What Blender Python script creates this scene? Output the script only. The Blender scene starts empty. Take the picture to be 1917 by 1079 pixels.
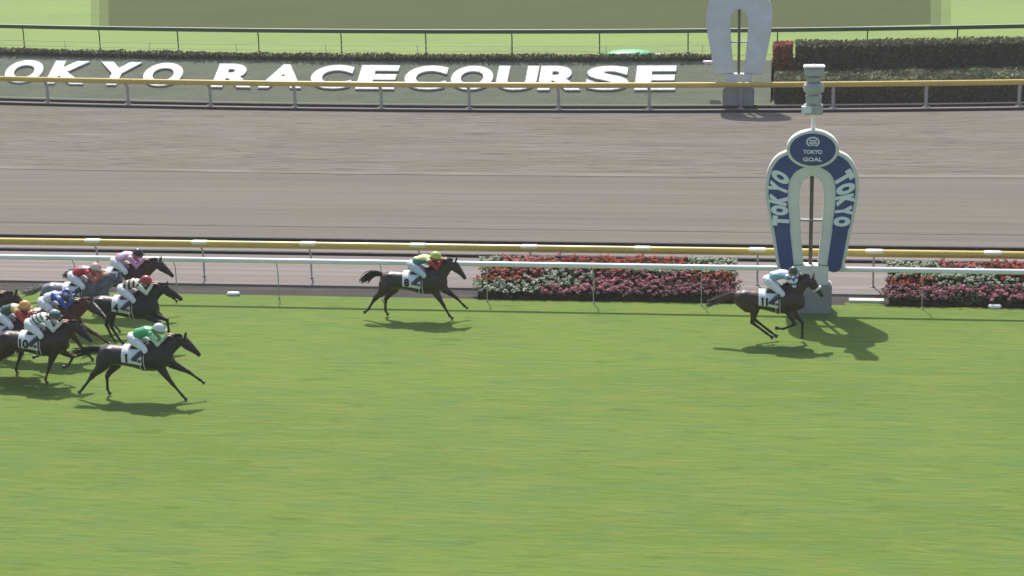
import bpy, bmesh, math, random
from mathutils import Vector, Matrix, noise
random.seed(7)
S = bpy.context.scene
COL = S.collection
R = math.radians

# ------------------------------------------------------------------ camera
PITCH, YAW, ROLL, CAMH, FPX = R(14.67), R(8), R(-1.1), 14.04, 3779.0
cd = bpy.data.cameras.new('camera'); cam = bpy.data.objects.new('camera', cd); COL.objects.link(cam)
CR = Matrix.Rotation(YAW, 3, 'Z') @ Matrix.Rotation(math.pi/2-PITCH, 3, 'X') @ Matrix.Rotation(ROLL, 3, 'Z')
CC = Vector((0, 0, CAMH))
cam.matrix_world = Matrix.Translation(CC) @ CR.to_4x4()
cd.sensor_width = 36; cd.lens = 36*FPX/1917; cd.clip_start = 0.5; cd.clip_end = 9000
S.camera = cam

def at(px, py, z=0.0):
    d = CR @ Vector(((px-958.5)/FPX, -(py-539.5)/FPX, -1))
    return CC + d*((z-CC.z)/d.z)

# ------------------------------------------------------------------ light
SUN = Vector((-1.05, 3.35, 5.0)).normalized()
w = bpy.data.worlds.new('World'); S.world = w; w.use_nodes = True
nt = w.node_tree
sky = nt.nodes.new('ShaderNodeTexSky'); sky.sky_type = 'NISHITA'; sky.sun_disc = False
sky.sun_elevation = math.asin(SUN.z); sky.sun_rotation = math.atan2(SUN.x, SUN.y)
sky.air_density = 1.0; sky.dust_density = 2.5
bg = nt.nodes['Background']; bg.inputs['Strength'].default_value = 0.135
nt.links.new(sky.outputs[0], bg.inputs[0])
ld = bpy.data.lights.new('sun', 'SUN'); ld.energy = 3.9; ld.angle = R(0.6); ld.color = (1, .95, .86)
lo = bpy.data.objects.new('sun', ld); COL.objects.link(lo)
lo.rotation_euler = SUN.to_track_quat('Z', 'Y').to_euler(); lo.location = (0, 60, 60)
S.view_settings.view_transform = 'Standard'; S.view_settings.look = 'None'
S.view_settings.exposure = 0.44; S.view_settings.gamma = 1

# ------------------------------------------------------------------ materials
def mat(name, col, rough=.7, spec=.3, metallic=0, noise_s=0, noise_a=0, bump=0, bump_s=30, attr=False, sheen=0, coat=0):
    m = bpy.data.materials.new(name); m.use_nodes = True
    n = m.node_tree; b = n.nodes['Principled BSDF']
    b.inputs['Base Color'].default_value = (*col, 1); b.inputs['Roughness'].default_value = rough
    b.inputs['Specular IOR Level'].default_value = spec; b.inputs['Metallic'].default_value = metallic
    b.inputs['Sheen Weight'].default_value = sheen; b.inputs['Coat Weight'].default_value = coat
    src = None
    tc = n.nodes.new('ShaderNodeTexCoord')
    if attr:
        a = n.nodes.new('ShaderNodeAttribute'); a.attribute_name = 'Col'; src = a.outputs['Color']
    if noise_s:
        t = n.nodes.new('ShaderNodeTexNoise'); t.inputs['Scale'].default_value = noise_s; t.inputs['Detail'].default_value = 6
        n.links.new(tc.outputs['Object'], t.inputs['Vector'])
        r = n.nodes.new('ShaderNodeMapRange'); r.inputs['From Min'].default_value = .3; r.inputs['From Max'].default_value = .7
        r.inputs['To Min'].default_value = 1-noise_a; r.inputs['To Max'].default_value = 1+noise_a
        n.links.new(t.outputs['Fac'], r.inputs['Value'])
        x = n.nodes.new('ShaderNodeVectorMath'); x.operation = 'SCALE'
        if src: n.links.new(src, x.inputs[0])
        else: x.inputs[0].default_value = col
        n.links.new(r.outputs[0], x.inputs['Scale']); src = x.outputs[0]
    if src: n.links.new(src, b.inputs['Base Color'])
    if bump:
        t = n.nodes.new('ShaderNodeTexNoise'); t.inputs['Scale'].default_value = bump_s; t.inputs['Detail'].default_value = 5
        n.links.new(tc.outputs['Object'], t.inputs['Vector'])
        u = n.nodes.new('ShaderNodeBump'); u.inputs['Strength'].default_value = bump; u.inputs['Distance'].default_value = .02
        n.links.new(t.outputs['Fac'], u.inputs['Height']); n.links.new(u.outputs[0], b.inputs['Normal'])
    return m

def ground_mat(name, layers, rough=.95, bumps=(), spec=.15):
    """layers: list of (mapping scale xyz, noise scale, detail, (lo,hi) range, colour or None for the base)"""
    m = bpy.data.materials.new(name); m.use_nodes = True
    n = m.node_tree; b = n.nodes['Principled BSDF']
    b.inputs['Roughness'].default_value = rough; b.inputs['Specular IOR Level'].default_value = spec
    tc = n.nodes.new('ShaderNodeTexCoord')
    def tex(ms, sc, det, rng, dist=0.0, ro=.55):
        mp = n.nodes.new('ShaderNodeMapping'); mp.inputs['Scale'].default_value = ms
        n.links.new(tc.outputs['Object'], mp.inputs['Vector'])
        t = n.nodes.new('ShaderNodeTexNoise'); t.inputs['Scale'].default_value = sc; t.inputs['Detail'].default_value = det
        t.inputs['Distortion'].default_value = dist; t.inputs['Roughness'].default_value = ro
        n.links.new(mp.outputs[0], t.inputs['Vector'])
        r = n.nodes.new('ShaderNodeMapRange'); r.inputs['From Min'].default_value = rng[0]; r.inputs['From Max'].default_value = rng[1]
        n.links.new(t.outputs['Fac'], r.inputs['Value']); return r.outputs[0]
    cur = None
    for L in layers:
        if cur is None:
            mx = n.nodes.new('ShaderNodeRGB'); mx.outputs[0].default_value = (*L, 1); cur = mx.outputs[0]; continue
        ms, sc, det, rng, col, amt = L
        f = tex(ms, sc, det, rng)
        mu = n.nodes.new('ShaderNodeMath'); mu.operation = 'MULTIPLY'; mu.inputs[1].default_value = amt
        n.links.new(f, mu.inputs[0])
        mx = n.nodes.new('ShaderNodeMix'); mx.data_type = 'RGBA'
        n.links.new(mu.outputs[0], mx.inputs['Factor']); n.links.new(cur, mx.inputs['A']); mx.inputs['B'].default_value = (*col, 1)
        cur = mx.outputs['Result']
    n.links.new(cur, b.inputs['Base Color'])
    nrm = None
    for ms, sc, det, st, di in bumps:
        f = tex(ms, sc, det, (0, 1))
        u = n.nodes.new('ShaderNodeBump'); u.inputs['Strength'].default_value = st; u.inputs['Distance'].default_value = di
        n.links.new(f, u.inputs['Height'])
        if nrm: n.links.new(nrm, u.inputs['Normal'])
        nrm = u.outputs[0]
    if nrm: n.links.new(nrm, b.inputs['Normal'])
    return m

TURF = ground_mat('turf', [(.136, .212, .036),
    ((.10, .35, 1), .5, 3, (.40, .60), (.112, .176, .032), .85),
    ((.7, 1.1, 1), .30, 3, (.42, .62), (.122, .198, .048), .6),
    ((.5, 1.6, 1), .9, 4, (.45, .62), (.165, .206, .045), .75),
    ((.45, 1.4, 1), 1.6, 3, (.50, .62), (.104, .184, .050), .7),
    ((.6, 1.9, 1), 1.3, 4, (.58, .71), (.078, .132, .022), .7),
    ((.5, 2.4, 1), 2.6, 3, (.60, .73), (.084, .132, .024), .7),
    ((.5, 2.2, 1), 2.0, 4, (.58, .74), (.178, .250, .058), .6),
    ((1, 1.5, 1), 14, 5, (.45, .72), (.158, .216, .046), .6),
    ((1, 1.2, 1), 45, 4, (.48, .7), (.066, .115, .022), .5)],
    bumps=[((.6, 2.2, 1), 2.5, 4, .6, .09), ((1, 1, 1), 60, 4, .8, .02)])
LAWN = ground_mat('infield_lawn', [(.195, .270, .075),
    ((.3, 1.2, 1), .35, 3, (.4, .62), (.165, .232, .075), .8),
    ((.5, 3, 1), 1.5, 5, (.45, .68), (.225, .290, .095), .6),
    ((1, 2, 1), 30, 4, (.5, .7), (.130, .190, .055), .5)],
    bumps=[((1, 1, 1), 40, 4, .5, .02)])
DIRT = ground_mat('dirt', [(.156, .139, .116),
    ((.04, .8, 1), 1.0, 3, (.40, .60), (.132, .118, .098), .9),
    ((.02, 1.6, 1), 1.2, 3, (.48, .62), (.176, .164, .145), .6),
    ((.15, 1.0, 1), 1.0, 2, (.55, .66), (.148, .132, .124), .6),
    ((.02, 5, 1), 1.2, 3, (.50, .66), (.108, .098, .088), .5),
    ((.6, 2.4, 1), .9, 2, (.68, .76), (.080, .070, .062), .6),
    ((1, 1.5, 1), 22, 5, (.45, .7), (.168, .154, .138), .4)],
    bumps=[((.08, 4, 1), 2.5, 4, .6, .06), ((1, 1, 1), 25, 5, .4, .02)])
DIRTR = ground_mat('dirt_trodden', [(.156, .138, .115),
    ((.08, .7, 1), 1.0, 3, (.40, .60), (.130, .116, .096), .9),
    ((.2, 1.0, 1), 1.0, 2, (.50, .62), (.168, .153, .138), .6),
    ((.40, 2.0, 1), 1.1, 3, (.58, .70), (.078, .067, .060), .75),
    ((.42, 2.2, 1), 1.9, 3, (.60, .70), (.058, .049, .044), .8),
    ((.35, 1.9, 1), 1.3, 3, (.58, .70), (.215, .198, .178), .65),
    ((1, 1.5, 1), 22, 5, (.45, .7), (.172, .156, .140), .4)],
    bumps=[((.5, 1.8, 1), 1.8, 4, .9, .16), ((1, 1, 1), 25, 5, .5, .03)])
PATH = ground_mat('path', [(.210, .185, .175),
    ((.02, 1.8, 1), 1.4, 4, (.40, .60), (.165, .145, .140), .8),
    ((.05, 3, 1), 1.2, 3, (.50, .62), (.262, .238, .225), .6),
    ((1, 1, 1), 18, 5, (.45, .7), (.150, .130, .122), .4)], bumps=[((1, 1, 1), 30, 5, .4, .02)])
DRAIN = ground_mat('drain', [(.050, .046, .042),
    ((.2, 2, 1), 2.0, 5, (.42, .65), (.085, .078, .070), .8),
    ((1, 1, 1), 12, 5, (.5, .7), (.030, .030, .026), .6)], bumps=[((1, 1, 1), 20, 5, .6, .03)])
BANKM = ground_mat('bank_planting', [(.165, .180, .135),
    ((.3, 1.5, 1.5), 1.4, 5, (.4, .62), (.130, .148, .108), .8),
    ((.5, 3, 3), 4, 5, (.5, .7), (.205, .210, .170), .6),
    ((1, 1, 1), 20, 5, (.45, .7), (.085, .108, .062), .6)], bumps=[((1, 1, 1), 16, 5, .8, .05)])
KERB = mat('kerb_dark', (.035, .030, .030), .8, noise_s=3, noise_a=.3)
WHITE = mat('white_rail_plastic', (.80, .80, .80), .35, .5, noise_s=2, noise_a=.05)
YELLOW = mat('yellow_rail_plastic', (.62, .44, .09), .32, .6, noise_s=1.5, noise_a=.08)
CREAM = mat('cream_bracket', (.86, .80, .58), .5, .4)
GREYP = mat('post_grey', (.42, .41, .40), .5, .4, noise_s=4, noise_a=.1)
GRRAIL = mat('green_rail', (.045, .075, .040), .5, .4)
GRTOP = mat('pale_green_cap', (.45, .52, .36), .5, .4)
LETTER = mat('white_letter', (.76, .76, .73), .8, .2, noise_s=5, noise_a=.18)
COAT = mat('coat', (.1, .1, .1),   .40, .42, noise_s=7, noise_a=.25, attr=True, bump=.5, bump_s=9)
HAIR = mat('hair', (.1, .1, .1), .6, .3, noise_s=40, noise_a=.3, attr=True)
CLOTH = mat('silk', (.1, .1, .1), .42, .45, noise_s=14, noise_a=.08, attr=True, bump=.9, bump_s=16)
SKIN = mat('skin', (.45, .27, .19), .5, .4, noise_s=20, noise_a=.08)
GLOSS = mat('helmet_cover', (.1, .1, .1), .35, .5, attr=True)
LEATHER = mat('black_leather', (.025, .025, .035), .35, .5, noise_s=20, noise_a=.2)
NAVYL = mat('navy_boot', (.030, .038, .075), .35, .5, noise_s=20, noise_a=.2)
WCLOTH = mat('white_saddle_cloth', (.80, .80, .80), .8, .2, noise_s=16, noise_a=.06, bump=.4, bump_s=12)
NUM = mat('number_black', (.02, .02, .03), .7, .2)
WSTRAP = mat('white_strap', (.78, .76, .72), .7, .2)
EYE = mat('eye', (.01, .008, .006), .1, .6)
LENS = mat('goggle_lens', (.03, .03, .04), .12, .7)

# ------------------------------------------------------------------ helpers
def link(name, me, m=None, parent=None, **kw):
    o = bpy.data.objects.new(name, me); COL.objects.link(o)
    if m is not None:
        for mm in (m if isinstance(m, (list, tuple)) else [m]): me.materials.append(mm)
    if parent: o.parent = parent
    for k, v in kw.items(): o[k] = v
    return o
def empty(name, loc=(0, 0, 0), **kw):
    o = bpy.data.objects.new(name, None); COL.objects.link(o); o.location = loc; o.empty_display_size = .3
    for k, v in kw.items(): o[k] = v
    return o
def me_from(name, V, F, smooth=False):
    me = bpy.data.meshes.new(name); me.from_pydata(V, [], F); me.update()
    if smooth: me.shade_smooth()
    return me
class MB:
    def __init__(s): s.V = []; s.F = []
    def add(s, V, F):
        k = len(s.V); s.V += [tuple(v) for v in V]; s.F += [tuple(i+k for i in f) for f in F]
    def box(s, x0, x1, y0, y1, z0, z1):
        s.add([(x, y, z) for z in (z0, z1) for y in (y0, y1) for x in (x0, x1)],
              [(0, 2, 3, 1), (4, 5, 7, 6), (0, 1, 5, 4), (2, 6, 7, 3), (0, 4, 6, 2), (1, 3, 7, 5)])
    def tube(s, P, rr, n=10, lat=None, flat=1.0, caps=True):
        """P points, rr list of (r_up, r_lat) or r"""
        P = [Vector(p) for p in P]; k = len(P); rings = []
        lat0 = Vector(lat) if lat else Vector((0, 1, 0))
        V = []
        for i, p in enumerate(P):
            t = (P[min(i+1, k-1)]-P[max(i-1, 0)]).normalized()
            l = lat0-t*lat0.dot(t)
            if l.length < .05: l = Vector((1, 0, 0))-t*t.x
            l.normalize(); u = t.cross(l)
            r = rr[i] if isinstance(rr, list) else rr
            a, b = r if isinstance(r, (tuple, list)) else (r, r)
            for j in range(n):
                th = 2*math.pi*j/n; V.append(p+u*(a*math.cos(th))+l*(b*math.sin(th)))
        F = [(i*n+j, i*n+(j+1) % n, (i+1)*n+(j+1) % n, (i+1)*n+j) for i in range(k-1) for j in range(n)]
        if caps: F += [tuple(range(n-1, -1, -1)), tuple((k-1)*n+j for j in range(n))]
        s.add(V, F)
    def ball(s, c, r, n=12, m=8, M=None):
        c = Vector(c); r = Vector(r) if not isinstance(r, (int, float)) else Vector((r, r, r))
        V = []; 
        for i in range(1, m):
            ph = math.pi*i/m
            for j in range(n):
                th = 2*math.pi*j/n
                v = Vector((math.sin(ph)*math.cos(th)*r.x, math.sin(ph)*math.sin(th)*r.y, math.cos(ph)*r.z))
                if M: v = M @ v
                V.append(c+v)
        t = Vector((0, 0, r.z)); t = M @ t if M else t
        V += [c+t, c-t]; T = len(V)-2
        F = [((i)*n+j, (i+1)*n+j, (i+1)*n+(j+1) % n, i*n+(j+1) % n) for i in range(m-2) for j in range(n)]
        F += [(T, j, (j+1) % n) for j in range(n)] + [(T+1, (m-2)*n+(j+1) % n, (m-2)*n+j) for j in range(n)]
        s.add(V, F)
    def me(s, name, smooth=False): return me_from(name, s.V, s.F, smooth)
def remesh(mb, name, vox, sm=3):
    me = mb.me(name); o = bpy.data.objects.new('tmp', me); COL.objects.link(o)
    bm = bmesh.new(); bm.from_mesh(me); bmesh.ops.recalc_face_normals(bm, faces=bm.faces); bm.to_mesh(me); bm.free()
    m = o.modifiers.new('r', 'REMESH'); m.mode = 'VOXEL'; m.voxel_size = vox
    if sm:
        q = o.modifiers.new('s', 'SMOOTH'); q.iterations = sm; q.factor = .5
    dg = bpy.context.evaluated_depsgraph_get()
    out = bpy.data.meshes.new_from_object(o.evaluated_get(dg)); out.name = name
    bpy.data.objects.remove(o); bpy.data.meshes.remove(me)
    out.materials.clear(); out.shade_smooth()
    return out
def paint(me, fn):
    a = me.color_attributes.get('Col') or me.color_attributes.new('Col', 'FLOAT_COLOR', 'POINT')
    for i, v in enumerate(me.vertices):
        c = fn(v.co); a.data[i].color = (c[0], c[1], c[2], 1)
def lerp(a, b, t):
    t = max(0, min(1, t)); return tuple(x+(y-x)*t for x, y in zip(a, b))

# gentle bend of everything on the far side of the dirt course
def bend(x, Y):
    if Y < 57: return Y
    a = (Y-57)*.00011; xc = -8-(Y-57)*.13; d = x-xc
    e = abs(d); q = d*d if e < 32 else 32*32+64*(e-32)
    return Y+a*q
XS = [-75+150*i/60 for i in range(61)]
def strip(name, Y0, Y1, z0, z1, m, kind='structure', x0=-75, x1=75, n=60, rows=1, **kw):
    xs = [x0+(x1-x0)*i/n for i in range(n+1)]
    V = []; 
    for r in range(rows+1):
        t = r/rows
        V += [(x, bend(x, Y0+(Y1-Y0)*t), z0+(z1-z0)*t) for x in xs]
    F = [(r*(n+1)+i, r*(n+1)+i+1, (r+1)*(n+1)+i+1, (r+1)*(n+1)+i) for r in range(rows) for i in range(n)]
    return link(name, me_from(name, V, F), m, kind=kind, **kw)

# ------------------------------------------------------------------ setting
strip('ground', -60, 4000, -.30, -.30, LAWN, x0=-4000, x1=4000, n=4)
strip('turf_track', 0, 51.9, .0, .0, TURF)
strip('drain_strip', 51.88, 53.05, -.012, -.012, DRAIN)
strip('service_path', 53.05, 56.55, -.006, -.006, PATH)
def kerb(Y0, Y1, z, x0=-75, x1=75, m=KERB, name='kerb'):
    mb = MB(); n = 60
    for i in range(n):
        xa = x0+(x1-x0)*i/n; xb = x0+(x1-x0)*(i+1)/n
        A = [(xa, bend(xa, Y0)), (xb, bend(xb, Y0)), (xb, bend(xb, Y1)), (xa, bend(xa, Y1))]
        V = [(p[0], p[1], -.05) for p in A]+[(p[0], p[1], z) for p in A]
        mb.add(V, [(4, 5, 6, 7), (0, 1, 5, 4), (2, 3, 7, 6)])
    return link(name, mb.me(name), m, kind='structure')
kerb(56.55, 56.70, .07)
strip('gravel_margin', 56.70, 58.25, -.006, -.006, PATH)
kerb(58.25, 58.36, .08)
strip('dirt_track', 58.36, 68.8, -.010, -.010, DIRT)
strip('harrow_ridge', 68.45, 68.95, .002, .002, ground_mat('ridge_sand', [(.192, .174, .150), ((.3, 2, 1), .8, 5, (.42, .56), (.150, .134, .112), .95)]))
strip('wheel_groove', 60.2, 60.32, -.003, -.003, ground_mat('groove', [(.115, .100, .096), ((.3, 3, 1), 1.5, 3, (.42, .62), (.165, .145, .136), .9)]))
strip('dirt_track_far_side', 68.8, 81.4, -.010, -.010, DIRTR)
kerb(81.4, 81.62, .07)
strip('gravel_margin', 81.62, 82.35, -.006, -.006, PATH)
kerb(82.35, 82.6, .10)
strip('verge', 82.6, 83.5, -.004, -.004, BANKM)
xr = at(1448, 140, 1.0).x
BA = R(25); BL = 3.25; BZ = BL*math.sin(BA); BY1 = 83.5+BL*math.cos(BA)
strip('verge', 83.5, BY1, -.004, -.004, BANKM, x0=xr-.1)
strip('bank', 83.5, BY1, 0, BZ, BANKM, rows=8, x1=xr-.1)
link('bank_end', me_from('bank_end', [(xr-.1, bend(xr-.1, 83.5), -.1), (xr-.1, bend(xr-.1, BY1), -.1), (xr-.1, bend(xr-.1, BY1), BZ)], [(0, 1, 2)]), BANKM, kind='structure')
strip('infield', BY1, 420, BZ, BZ, LAWN, x0=-140, x1=140, n=60)

# dark clipped edging along the top of the bank
def shrub_box(name, x0, x1, Y0, Y1, z0, z1, cols, n, leaf, label, cat, group=None, core=(.06, .062, .042), seed=1, top=None):
    rnd = random.Random(seed)
    root = empty(name, ((x0+x1)/2, bend((x0+x1)/2, (Y0+Y1)/2), z0)); root['label'] = label; root['category'] = cat
    if group: root['group'] = group
    L = root.location
    cm = MB(); k = max(2, int((x1-x0)/2))
    for i in range(k):
        xa = x0+(x1-x0)*i/k; xb = x0+(x1-x0)*(i+1)/k; e = .06
        A = [(xa, bend(xa, Y0)+e), (xb, bend(xb, Y0)+e), (xb, bend(xb, Y1)-e), (xa, bend(xa, Y1)-e)]
        V = [(p[0]-L.x, p[1]-L.y, -.05) for p in A]+[(p[0]-L.x, p[1]-L.y, z1-z0-e) for p in A]
        F = [(4, 5, 6, 7), (0, 1, 5, 4), (2, 3, 7, 6)]
        if i == 0: F.append((3, 0, 4, 7))
        if i == k-1: F.append((1, 2, 6, 5))
        cm.add(V, F)
    link('stems', cm.me('stems'), mat('hedge_core', core, .9), root)
    V = []; F = []; C = []
    for _ in range(n):
        x = rnd.uniform(x0, x1); s = rnd.random()
        H = z1-z0; D = Y1-Y0; tot = H+D
        if s*tot < H: y = Y0+rnd.uniform(-.05, .10); z = rnd.uniform(0, H)
        elif rnd.random() < .93: y = rnd.uniform(Y0, Y1); z = H+rnd.uniform(-.08, .07)
        else: y = Y1+rnd.uniform(-.1, .05); z = rnd.uniform(H*.4, H)
        y = bend(x, y)
        nn = noise.noise(Vector((x*1.3, y*1.3, z*1.3)))
        c = rnd.choice(cols if nn < .15 or top is None or z < H-.1 else top)
        g = rnd.uniform(.75, 1.25)*(1+nn*.4)
        p = Vector((x-L.x, y-L.y, z+nn*.06))
        d = Vector((rnd.gauss(0, 1), rnd.gauss(0, 1), rnd.gauss(0, 1))).normalized(); e = d.orthogonal().normalized()
        f = d.cross(e); a = leaf*rnd.uniform(.6, 1.3)
        b = len(V); V += [p-e*a, p-f*a*.5, p+e*a, p+f*a*.5]; F.append((b, b+1, b+2, b+3)); C += [tuple(q*g for q in c)]*4
    me = me_from('foliage', V, F); at_ = me.color_attributes.new('Col', 'FLOAT_COLOR', 'POINT')
    for i, c in enumerate(C): at_.data[i].color = (*c, 1)
    link('foliage', me, LEAFM, root, kind='stuff')
    return root
LEAFM = mat('leaf', (.05, .08, .03), .6, .25, attr=True)
shrub_box('low_hedge', -42, xr-1.9, BY1-.05, BY1+.45, BZ, BZ+.20, [(.08, .08, .055), (.06, .07, .04), (.10, .09, .065)], 9000, .07,
          'long low dark clipped hedge along the top edge of the lettered bank', 'hedge', seed=3)
shrub_box('hedge', xr+.9, xr+19, 86.3, 87.5, .0, 2.02, [(.11, .115, .075), (.14, .14, .09), (.08, .09, .055)], 15000, .09,
          'tall dark clipped hedge behind the lower one at top right', 'hedge', 'hedges right of the far horseshoe post', seed=4, top=[(.16, .11, .06), (.10, .13, .06), (.12, .14, .07)])
shrub_box('hedge', xr+.05, xr+19, 83.45, 86.25, .0, .95, [(.12, .135, .085), (.15, .16, .10), (.09, .10, .06)], 24000, .08,
          'low wide hedge with pale flowery top behind the yellow rail at top right', 'hedge', 'hedges right of the far horseshoe post', seed=5,
          top=[(.30, .28, .20), (.14, .17, .08), (.10, .13, .06)])
shrub_box('flowering_shrub', xr-.05, xr+.8, 86.3, 87.3, .0, 2.0, [(.42, .09, .06), (.50, .16, .11), (.10, .12, .06)], 2200, .07,
          'small shrub covered in coral red blooms at the left end of the tall dark hedge', 'shrub', seed=6)

# ------------------------------------------------------------------ rails
def oval_rail(mb, Y, z, hw, hh, x0, x1, n=70, seg=14, tw=0):
    P = [(x0+(x1-x0)*i/n, bend(x0+(x1-x0)*i/n, Y), z) for i in range(n+1)]
    mb.tube(P, [(hh, hw)]*(n+1), n=seg)
def rail(name, label, cat, Y, z, hw, hh, xs, m, postm, pr, cap=None, x0=-50, x1=42, z0=0., arm=.25, group=None):
    root = empty(name, (0, Y, z0)); root['label'] = label; root['category'] = cat
    if group: root['group'] = group
    mb = MB(); oval_rail(mb, Y, z, hw, hh, x0, x1); V = [(x, y-Y, zz-z0) for x, y, zz in mb.V]
    me = me_from('rail_tube', V, mb.F, True); link('rail_tube', me, m, root)
    for x in xs:
        y = bend(x, Y)-Y; b = MB(); h = z-z0-hh*.8
        b.tube([(x, y+arm, -.1), (x, y+arm, h*.72), (x, y+arm*.75, h*.88), (x, y+arm*.2, h*.99), (x, y, h)], [pr, pr, pr, pr*.95, pr*.9], n=8, lat=(1, 0, 0))
        b.tube([(x, y+arm, -.02), (x, y+arm, .03)], [pr*2.2]*2, n=10, lat=(1, 0, 0))
        link('rail_post', b.me('rail_post', True), postm, root)
        if cap:
            b = MB(); w_ = .24; zc_ = h+hh*.8+hh*.42
            b.tube([(x-w_, y, zc_), (x-w_*.8, y, zc_), (x+w_*.8, y, zc_), (x+w_, y, zc_)],
                   [(hh*.55, hw*.9), (hh*.66, hw+.02), (hh*.66, hw+.02), (hh*.55, hw*.9)], n=14)
            link('bracket', b.me('bracket', True), cap, root)
    return root
xa = at(515, 566, 0).x
rail('running_rail', 'white running rail along the inner edge of the turf track', 'rail', 51.40, 1.10, .075, .07,
     [xa+2.86*i for i in range(-4, 17) if abs(xa+2.86*i-at(1518, 570).x) > .95], WHITE, GREYP, .015, x0=-38, x1=32)
xb = at(783, 462, 1.0).x
rail('running_rail', 'near yellow running rail with cream brackets beside the dirt track and flowers', 'rail', 53.62, 1.0, .10, .105,
     [xb+3.12*i for i in range(-8, 10)], YELLOW, GREYP, .028, CREAM, x0=-38, x1=32, group='yellow rails of the dirt track')
xc = at(1560, 180, .5).x
rail('running_rail', 'far yellow running rail crossing in front of the big white lettering', 'rail', 82.05, 1.02, .10, .115,
     [xc+3.75*i for i in range(-14, 9)], YELLOW, GREYP, .07, None, x0=-60, x1=40, arm=.3, group='yellow rails of the dirt track')
g = rail('infield_rail', 'dark green rail running across the infield lawn at the top', 'rail', 88.65, BZ+.98, .06, .085,
     [at(962, 75, 1.9).x+3.9*i for i in range(-13, 12)], GRRAIL, GRRAIL, .03, None, x0=-60, x1=40, z0=BZ, arm=.1)
mb = MB(); oval_rail(mb, 88.67, BZ+.98+.088, .05, .018, -60, 40)
link('rail_cap', me_from('rail_cap', [(x, y-88.65, z-BZ) for x, y, z in mb.V], mb.F, True), GRTOP, g)
g = empty('wire_fence', (0, 87.9, BZ)); g['label'] = 'thin pale wire fence low on the lawn just behind the lettered bank'; g['category'] = 'fence'
for zz in (.22, .45):
    mb = MB(); oval_rail(mb, 87.9, zz, .011, .011, -60, xr-2, seg=6)
    link('wire', me_from('wire', [(x, y-87.9, z) for x, y, z in mb.V], mb.F, True), GREYP, g)
for i in range(-14, 12):
    x = -8+4.2*i
    if x > xr-2: continue
    mb = MB(); y = bend(x, 87.9)-87.9; mb.tube([(x, y, -.05), (x, y, .5)], .015, n=6); link('wire_stake', mb.me('wire_stake', True), GREYP, g)

# ------------------------------------------------------------------ text
def text_mesh(s, size, off=0.0, extr=0.0, name='text', res=6):
    c = bpy.data.curves.new('t', 'FONT'); c.body = s; c.size = size; c.offset = off; c.extrude = extr; c.align_x = 'CENTER'; c.align_y = 'CENTER'
    c.resolution_u = res
    o = bpy.data.objects.new('t', c); COL.objects.link(o)
    dg = bpy.context.evaluated_depsgraph_get(); me = bpy.data.meshes.new_from_object(o.evaluated_get(dg)); me.name = name
    bpy.data.objects.remove(o); bpy.data.curves.remove(c)
    xs = [v.co.x for v in me.vertices]; ys = [v.co.y for v in me.vertices]
    cx = (min(xs)+max(xs))/2; cy = (min(ys)+max(ys))/2
    for v in me.vertices: v.co.x -= cx; v.co.y -= cy
    return me, max(xs)-min(xs), max(ys)-min(ys)

# bank lettering: every letter lies on the slope
pxs = [(-42, 'T'), (46, 'O'), (131, 'K'), (219, 'Y'), (306, 'O'), (441, 'R'), (531, 'A'), (621, 'C'), (708, 'E'), (797, 'C'), (884, 'O'), (968, 'U'), (1050, 'R'), (1138, 'S'), (1228, 'E')]
ordn = {'T': 'white letter T at the left end of the bank lettering', 'K': 'white letter K in the first word on the bank', 'Y': 'white letter Y between K and O on the bank',
        'A': 'white letter A between R and C on the bank', 'U': 'white letter U between O and R on the bank', 'S': 'white letter S between R and E on the bank'}
special = {1: 'white letter O between T and K on the bank', 4: 'white letter O that ends the first word on the bank', 5: 'white letter R that begins the second word on the bank',
           7: 'white letter C between A and E on the bank', 8: 'white letter E between the two letters C on the bank', 9: 'white letter C between E and O on the bank',
           10: 'white letter O between C and U on the bank', 12: 'white letter R between U and S on the bank', 14: 'white letter E that ends the bank lettering near the far horseshoe post'}
u0, u1 = .95, 2.78     # metres up the slope
for i, (px, ch) in enumerate(pxs):
    um = (u0+u1)/2; zc = um*math.sin(BA)
    P = at(px, 148, zc); x = P.x
    for _ in range(6):   # find x on the (bent) bank for that column
        Yc = bend(x, 83.5+um*math.cos(BA))
        d = CR.transposed() @ (Vector((x, Yc, zc))-CC); pxx = 958.5+FPX*d.x/-d.z; x += (px-pxx)/FPX*(-d.z)
    me, wd, hg = text_mesh(ch, 1.0, .046, .03, 'letter')
    wt = {'Y': 1.98, 'K': 1.9, 'A': 1.95, 'T': 1.7, 'E': 1.72, 'U': 1.75}.get(ch, 1.84); ht = u1-u0
    dY = (bend(x+1, 84.5)-bend(x-1, 84.5))/2
    ex = Vector((1, dY, 0)).normalized(); ey = Vector((0, math.cos(BA), math.sin(BA))); ez = ex.cross(ey).normalized()
    for v in me.vertices:
        q = v.co.copy(); v.co = ex*(q.x/wd*wt)+ey*(q.y/hg*ht)+ez*(q.z+.045)
    o = link('letter', me, LETTER); o.location = (x, Yc, zc)
    o['label'] = special.get(i) or ordn[ch]; o['category'] = 'letter'; o['group'] = 'white letters spelling the course name on the bank'

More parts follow.
